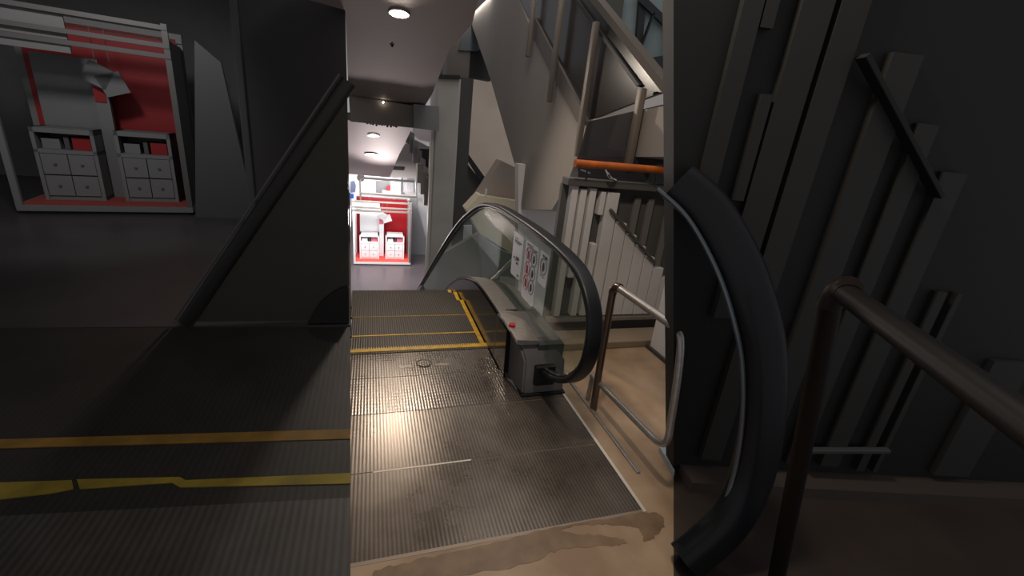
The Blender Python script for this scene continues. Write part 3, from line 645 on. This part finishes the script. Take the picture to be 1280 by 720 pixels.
# added side balustrade with raked handrail, coloured dim
db = thing('stair_balustrade', (-.9, 3.25, 0), 'raked dark glass balustrade with black handrail in front of black pillar', 'balustrade')
ya = 3.27
A_, B_ = gy(232, 404, ya), gy(436, 102, ya)
newobj('glass_panel', prism([gy(240, 402, ya), gy(434, 116, ya), gy(436, 330, ya), gz(436, 408)+Vector((0, .1, .0))], (0, .02, 0)), glass_n, db)
newobj('handrail', sweep([A_, B_], rrect(.07, .095, .03), (0, 1, 0)), black, db, smooth=True)
newobj('rail_trim', sweep([A_+Vector((-.055, -.01, .035)), B_+Vector((-.055, -.01, .035))], circ(.008, 8)), d_mid, db)
newobj('newel_hump', prism(catmull([gy(385, 404, ya-.06), gy(400, 380, ya-.06), gy(420, 364, ya-.06), gy(436, 358, ya-.06)], 4)+[gy(436, 404, ya-.06)], (0, .05, 0)), black, db)

# ================================================================ RIGHT: added raked partition and rails, dimness put into their colours
w0 = Vector((gz(842, 592).x, gz(842, 592).y, 0)); w1_ = gz(1232, 612); wd = (w1_-w0).normalized(); wn = Vector((wd.y, -wd.x, 0))
if wn.y > 0: wn = -wn
def gw(a, b, off=0.): return gpl(a, b, w0+wn*off, wn)
ZW = 2.5
dw = thing('slatted_partition', w0+wd*1.2, 'tall charcoal slatted partition with raked left edge at far right', 'partition')
topL = gw(842, 0); sl = (topL-w0); tl = w0+sl*(ZW/sl.z)  # left edge leans to bound the dim colouring
def onW(s, z, off=0.): return w0+wd*s+Vector((0, 0, z))+wn*off
newobj('back_panel', prism([w0, onW(5.5, 0), onW(5.5, ZW), tl], -wn*.10), d_gap, dw)
def wallx(a, z):   # distance along wall of pixel column a at mid height
    return 0
edges = []
def slat(px, m=d_board, th=.025): newobj('slat', prism([gw(a, b) for a, b in px], wn*th), m, dw)
def vs(p):  # s along wall for a pixel
    q = gw(*p); return (q-w0).dot(wd), q.z
def vslat(pt, w, z0, z1, m=d_board):
    s, _ = vs(pt)
    newobj('slat', prism([onW(s, z0), onW(s+w, z0), onW(s+w, z1), onW(s, z1)], wn*.03), m, dw)
for (pt, pr, yt, yb_) in (((882, 180), (905, 180), -60, 230), ((925, 200), (938, 200), 115, 250), ((944, 36), (960, 36), -60, 36), ((970, 100), (1008, 100), -60, 400), ((1016, 100), (1050, 100), -60, 600), ((1062, 200), (1098, 200), 60, 600), ((1108, 240), (1132, 240), 150, 600), ((1136, 300), (1164, 300), 210, 600)):
    s0, _ = vs(pt); s1, _ = vs(pr); zt = min(ZW, vs((pt[0], yt))[1]) if yt > -60 else ZW; zb = max(.12, vs((pt[0], yb_))[1]) if yb_ < 500 else .12
    newobj('slat', prism([onW(s0, zb), onW(s1, zb), onW(s1, zt), onW(s0, zt)], wn*.03), d_board, dw)
for pt, pr in (((1180, 330), (1192, 330)), ((1205, 330), (1212, 330)), ((1250, 420), (1300, 420))):
    s0, _ = vs(pt); s1, _ = vs(pr); newobj('slat', prism([onW(s0, .1), onW(s1, .1), onW(s1, 1.05 if pt[0] < 1240 else .75), onW(s0, 1.05 if pt[0] < 1240 else .75)], wn*.03), d_board, dw)
newobj('brace', sweep([gw(1078, 70, .045), gw(1172, 245, .045)], rrect(.05, .02, .004), wn), d_gap, dw)
newobj('bottom_rail', sweep([gw(1010, 563, .04), gw(1110, 563, .04)], rrect(.03, .02, .004), wn), d_mid, dw)
tag(newobj('kerb', prism([onW(.02, 0, .001), onW(4, 0, .001), onW(4, 0, .12), onW(.03, 0, .12)], (0, 0, .06)), mat('dark_stone', (66, 58, 52), .6)), 'dark stone kerb along foot of the charcoal slatted partition', 'kerb')
# added thick curved rail, coloured dim: from partition face down to floor
cr = thing('curved_handrail', gz(852, 712), 'thick black curved handrail end sweeping from charcoal partition down to floor', 'handrail')
cpx = [(848, 228, .03), (886, 264, .10), (921, 325, .20), (943, 388, .28), (954, 450, .32), (952, 528, .36), (937, 600, .40)]
pth = [gw(a, b, o_) for a, b, o_ in cpx]
endp = gz(856, 702, .03)
m1 = gpl(908, 650, (pth[-1]*.5+endp*.5), wn)
m1 = gw(908, 655, .45)
pth2 = [p for p in pth]+[m1, endp]
print('curve', [tuple(round(c, 2) for c in p) for p in pth2])
cc_ = catmull(pth2, 6)
newobj('rubber_band', sweep(cc_, rrect(.11, .155, .045), wn), d_rub, cr, smooth=True)
inner = [p+Vector((-.085, 0, -.03)) for p in cc_[:-4]]
newobj('inner_trim', sweep(inner, circ(.009, 8)), mat('dull_chrome', (96, 104, 110), .25, .6), cr, smooth=True)
# added pipe rail in front, coloured dim
pr_ = thing('pipe_rail', gz(968, 760), 'dark bronze pipe rail with leaning post in front of the charcoal partition', 'rail')
f0 = gz(968, 735); tp = gpl(1040, 372, f0, (0, 1, 0)); 
print('pipe', f0, tp)
newobj('post', sweep([f0, tp], circ(.027, 18)), d_steel, pr_, smooth=True)
e0 = tp+Vector((0, 0, .03)); rt = ray(1290, 535); r1 = EYE+rt*((e0.z-EYE.z)/rt.z)
print('rail', e0, r1)
newobj('elbow', sweep(catmull([tp+Vector((0, 0, -.03)), tp+Vector((.005, -.003, .015)), tp+Vector((.03, -.01, .033)), e0+(r1-e0)*.12], 5), circ(.030, 18)), d_steel, pr_, smooth=True)
newobj('top_rail', sweep([e0+(r1-e0)*.06, r1+(r1-e0)*.3], circ(.027, 18)), mat('dark_steel', (20, 19, 19), .5, 0, spec=.15), pr_, smooth=True)
eend = r1+(r1-e0)*.3
newobj('post', sweep([Vector((eend.x, eend.y, 0)), eend], circ(.027, 18)), d_steel, pr_, smooth=True)

# pale low block at the edge of tan floor
tag(newobj('kerb_block', prism([gz(823, 564), gz(841.5, 520), gz(841.5, 598)], (0, 0, .03)), mat('pale_blue_grey', (150, 156, 162), .6)), 'small pale grey kerb block beside lower bend of guard rail', 'kerb block')

# ================================================================ LIGHTS
def spot(loc, target, power, size=.1, ang=120, col=(1, .86, .72), blend=.6):
    l = bpy.data.lights.new('spot', 'SPOT'); l.energy = power; l.spot_size = math.radians(ang); l.shadow_soft_size = size; l.color = col; l.spot_blend = blend
    o = bpy.data.objects.new('spot_light', l); C.objects.link(o); o.location = loc
    o.rotation_euler = (Vector(target)-Vector(loc)).to_track_quat('-Z', 'Y').to_euler(); return o
def area(loc, rot, power, sx_, sy_, col=(1, 1, 1)):
    l = bpy.data.lights.new('area', 'AREA'); l.shape = 'RECTANGLE'; l.size = sx_; l.size_y = sy_; l.energy = power; l.color = col
    o = bpy.data.objects.new('area_light', l); C.objects.link(o); o.location = loc; o.rotation_euler = rot; return o
spot((.55, 1.40, 3.05), (1.0, 1.9, 0), 95, .12, 130)
spot(lampA+Vector((0, 0, -.03)), (.3, 2.6, 0), 210, .09, 130)
spot((.35, 16.2, -1.9), (.1, 6.6, 2.4), 650, .3, 40, (1, .86, .83))  # added pink fill aimed up at the ceiling, no fixture
area((0.2, 17.6, -.95), (0, 0, 0), 150, 2.4, .6, (1, .97, .95))
area((.4, 16.0, -.9), (math.radians(35), 0, 0), 120, 2.5, .8, (1, .96, .96))
area((.6, 21.6, -1.6), (math.radians(-110), 0, 0), 100, 2.2, .5, (1, .95, .96))  # added fill inside the shop to brighten the pale soffit
area((1.0, 21.0, -.4), (math.radians(10), 0, 0), 160, 4, 1.2)
area((2.6, 9.0, 3.6), (0, 0, 0), 110, 1.5, 1.5, (1, .93, .85))
area((1.2, 3.6, 4.6), (0, math.radians(-20), 0), 55, 1.2, 3.0, (1, .93, .86))  # added area light aimed at the stair side, no fixture
# added spot to brighten the dim booth, no fixture there
spot((-2.6, 4.6, 3.2), (-3.0, 6.8, .8), 150, .2, 100, (1, .96, .95))
w = bpy.data.worlds.new('world'); sc.world = w; w.use_nodes = True
w.node_tree.nodes['Background'].inputs[0].default_value = (.86, .85, .9, 1); w.node_tree.nodes['Background'].inputs[1].default_value = .36
